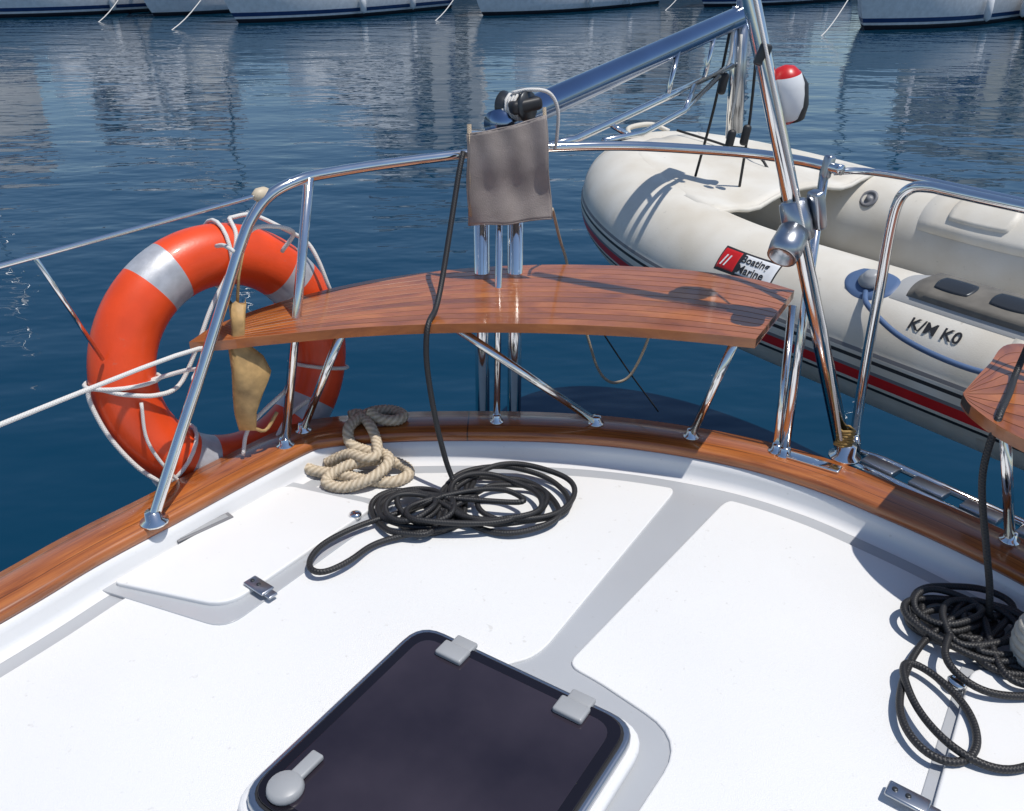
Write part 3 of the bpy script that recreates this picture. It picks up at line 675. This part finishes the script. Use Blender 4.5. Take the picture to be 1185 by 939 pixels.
for i in range(nn-1):
    for j in range(sg):
        a=360*(j+.5)/sg; a=(a-360 if a>180 else a)-SH
        F.append((i*sg+j,i*sg+(j+1)%sg,(i+1)*sg+(j+1)%sg,(i+1)*sg+j))
        mi=0
        if -37<a<-33: mi=1
        elif -29<a<-22.4: mi=2
        elif -22.4<a<-18: mi=3
        elif -12<a<-8: mi=1
        elif -6<a<-3: mi=3
        MI.append(mi)
F.append(tuple(range(sg)));MI.append(0);F.append(tuple((nn-1)*sg+j for j in range(sg)));MI.append(0)
mesh('buoyancy_tube',V,F,None,dg,True,None,MI,[M_tub,M_rubber,M_red,M_slot])
for i in (10,24,nn//2-6,nn//2+6,nn-25,nn-11):
    t,o_,up=frame(i)
    V=[];F=[]
    for q in (-.022,-.02,.02,.022):
        for j in range(48):
            a=2*math.pi*j/48
            V.append(P[i]+t*q+(o_*math.cos(a)+up*math.sin(a))*(tr+(.0025 if abs(q)<.021 else -.001)))
    for q in range(3):
        for j in range(48):
            d=360*(j+.5)/48; d=d-360 if d>180 else d
            if -40+SH<d<0+SH: continue
            F.append((q*48+j,q*48+(j+1)%48,(q+1)*48+(j+1)%48,(q+1)*48+j))
    mesh('seam_tape',V,F,M_tub,dg)
V=[];F=[];n1,n2=14,16
for i in range(n1+1):
    l=.10+.80*i/n1; c=1-l/LB; hw=HW*math.sqrt(max(0,1-c*c)); 
    for j in range(n2+1):
        v=j/n2*2-1
        z=tz+rise(l)+tr*.965+.020*(1-v*v)*(1-.3*i/n1)-.035*math.exp(-((abs(v)-.55)/.22)**2)*(i/n1)+.010*noise.noise(Vector((l*6,v*4,2)))
        V.append(D(l,hw*v*.98,z))
for i in range(n1):
    for j in range(n2): a=i*(n2+1)+j; F.append((a,a+1,a+n2+2,a+n2+1))
o=mesh('bow_spray_cover',V,F,M_tub,dg); o.modifiers.new('s','SOLIDIFY').thickness=.006
tube('cover_hem',V[-(n2+1):],.010,M_tub,dg,8)
V=[];F=[]
st=[(.35,.12,-.0),(.8,.40,-.14),(1.3,.52,-.22),(2.2,.54,-.24),(3.0,.54,-.22)]
for l,hw,kz in st:
    V+= [D(l,-hw,.02),D(l,-hw*.5,kz*.6+.0),D(l,0,kz),D(l,hw*.5,kz*.6),D(l,hw,.02)]
for i in range(4):
    for j in range(4): a=i*5+j; F.append((a,a+1,a+6,a+5))
mesh('rigid_hull',V,F,M_tubg,dg)
V=[];F=[]
for l,hw,kz in st: V+=[D(l,-hw,.03),D(l,hw,.03)]
for i in range(4): F.append((i*2,i*2+2,i*2+3,i*2+1))
mesh('floor',V,F,M_tubg,dg)
box('transom',D(2.95,0,.16),(.05,.85,.40),M_tubg,dg,(0,0,math.atan2(A.y,A.x)),.01)
def S(side,l,phi,off): 
    c=D(l,HW*side,tz+rise(l)); return c+(-W*math.cos(R(phi))+Vector((0,0,1))*math.sin(R(phi)))*(tr+off)
def patch(name,side,l0,l1,p0,p1,off,mt,rc=.3):
    V=[];F=[];n1,n2=16,12
    for i in range(n1+1):
        for j in range(n2+1):
            u=i/n1*2-1; v=j/n2*2-1
            uu=u*math.sqrt(1-rc*v*v/2); vv=v*math.sqrt(1-rc*u*u/2)
            edge_=max(abs(u),abs(v)); h=off if edge_<.9 else off*.1
            V.append(S(side,(l0+l1)/2+uu*(l1-l0)/2,(p0+p1)/2+vv*(p1-p0)/2,h))
    for i in range(n1):
        for j in range(n2): a=i*(n2+1)+j; F.append((a,a+1,a+n2+2,a+n2+1))
    return mesh(name,V,F,mt,dg)
patch('maker_label_border',-1,1.118,1.372,29,54,.003,M_rubber,rc=0)
patch('maker_label',-1,1.122,1.205,30.5,52.5,.005,M_red,rc=0)
patch('maker_label_panel',-1,1.209,1.368,30.5,52.5,.005,M_yw,rc=0)
def text_on(body,side,l0,phi0,size,mt,off=.003):
    cu=bpy.data.curves.new('t','FONT'); cu.body=body; cu.size=size; cu.resolution_u=3; cu.offset=size*.02
    ob=bpy.data.objects.new('t',cu); sc.collection.objects.link(ob)
    dgp=bpy.context.evaluated_depsgraph_get(); me=ob.evaluated_get(dgp).to_mesh()
    vs=[v.co.copy() for v in me.vertices]; fs=[tuple(p.vertices) for p in me.polygons]
    bpy.data.objects.remove(ob)
    V=[S(side,l0+v.x,phi0+math.degrees(v.y/tr),off) for v in vs]
    mesh('lettering',V,fs,mt,dg,False)
text_on('Boating',-1,1.214,43,.040,M_rubber,.0075)
text_on('Marine',-1,1.214,33,.043,M_rubber,.0075)
text_on('//',-1,1.138,35,.058,M_yw,.0075)
text_on('K/M K0',-1,1.88,36,.052,M_rubber,.004)
patch('oarlock_pad',-1,1.60,1.78,46,82,.006,M_blue,rc=1.0)
c=S(-1,1.69,64,.008); nv=(c-D(1.69,-HW,tz)).normalized(); lathe('oarlock',[(.040,0),(.042,.008),(.03,.014),(.022,.03),(.012,.034)],M_grey,dg,c,nv)
patch('board_rest',-1,1.76,2.46,54,102,.010,M_tubg,rc=.15)
patch('stowed_board',-1,1.80,2.42,58,98,.030,M_seat,rc=.15)
for q in range(3): patch('board_slot',-1,1.87+q*.17,2.00+q*.17,68,88,.034,M_dark,rc=.6)
tube('grab_line',[S(-1,1.70,52,.01),S(-1,1.75,40,.03),S(-1,1.90,27,.035),S(-1,2.10,23,.035),S(-1,2.28,28,.012)],.009,M_blue,dg,8,n=8)
for l,p in ((2.28,28),(2.6,34)): patch('line_patch',-1,l-.05,l+.05,p-12,p+12,.005,M_tub,rc=1)
patch('tube_cushion',1,1.22,1.85,22,84,.022,M_tub,rc=.2); patch('cushion_panel',1,1.33,1.62,36,68,.034,M_tub,rc=.4)
c=S(1,.97,40,.002); nv=(c-D(.97,HW,tz+rise(.97))).normalized()
lathe('air_valve',[(.040,0),(.042,.006),(.030,.010),(.028,.004),(.014,.005),(.012,.012)],M_slot,dg,c,nv)
tube('bow_handle',[D(-.02,-.14,tz+.34),D(-.08,-.1,tz+.37),D(-.09,.06,tz+.37),D(-.02,.12,tz+.34)],.012,M_tub,dg,10,n=6)
tube('dinghy_painter',[D(.1,.05,tz+.37),D(.35,.12,tz+.33),D(.6,.1,tz+.30),D(.95,.05,.06)],.006,M_black,dg,8,n=6)
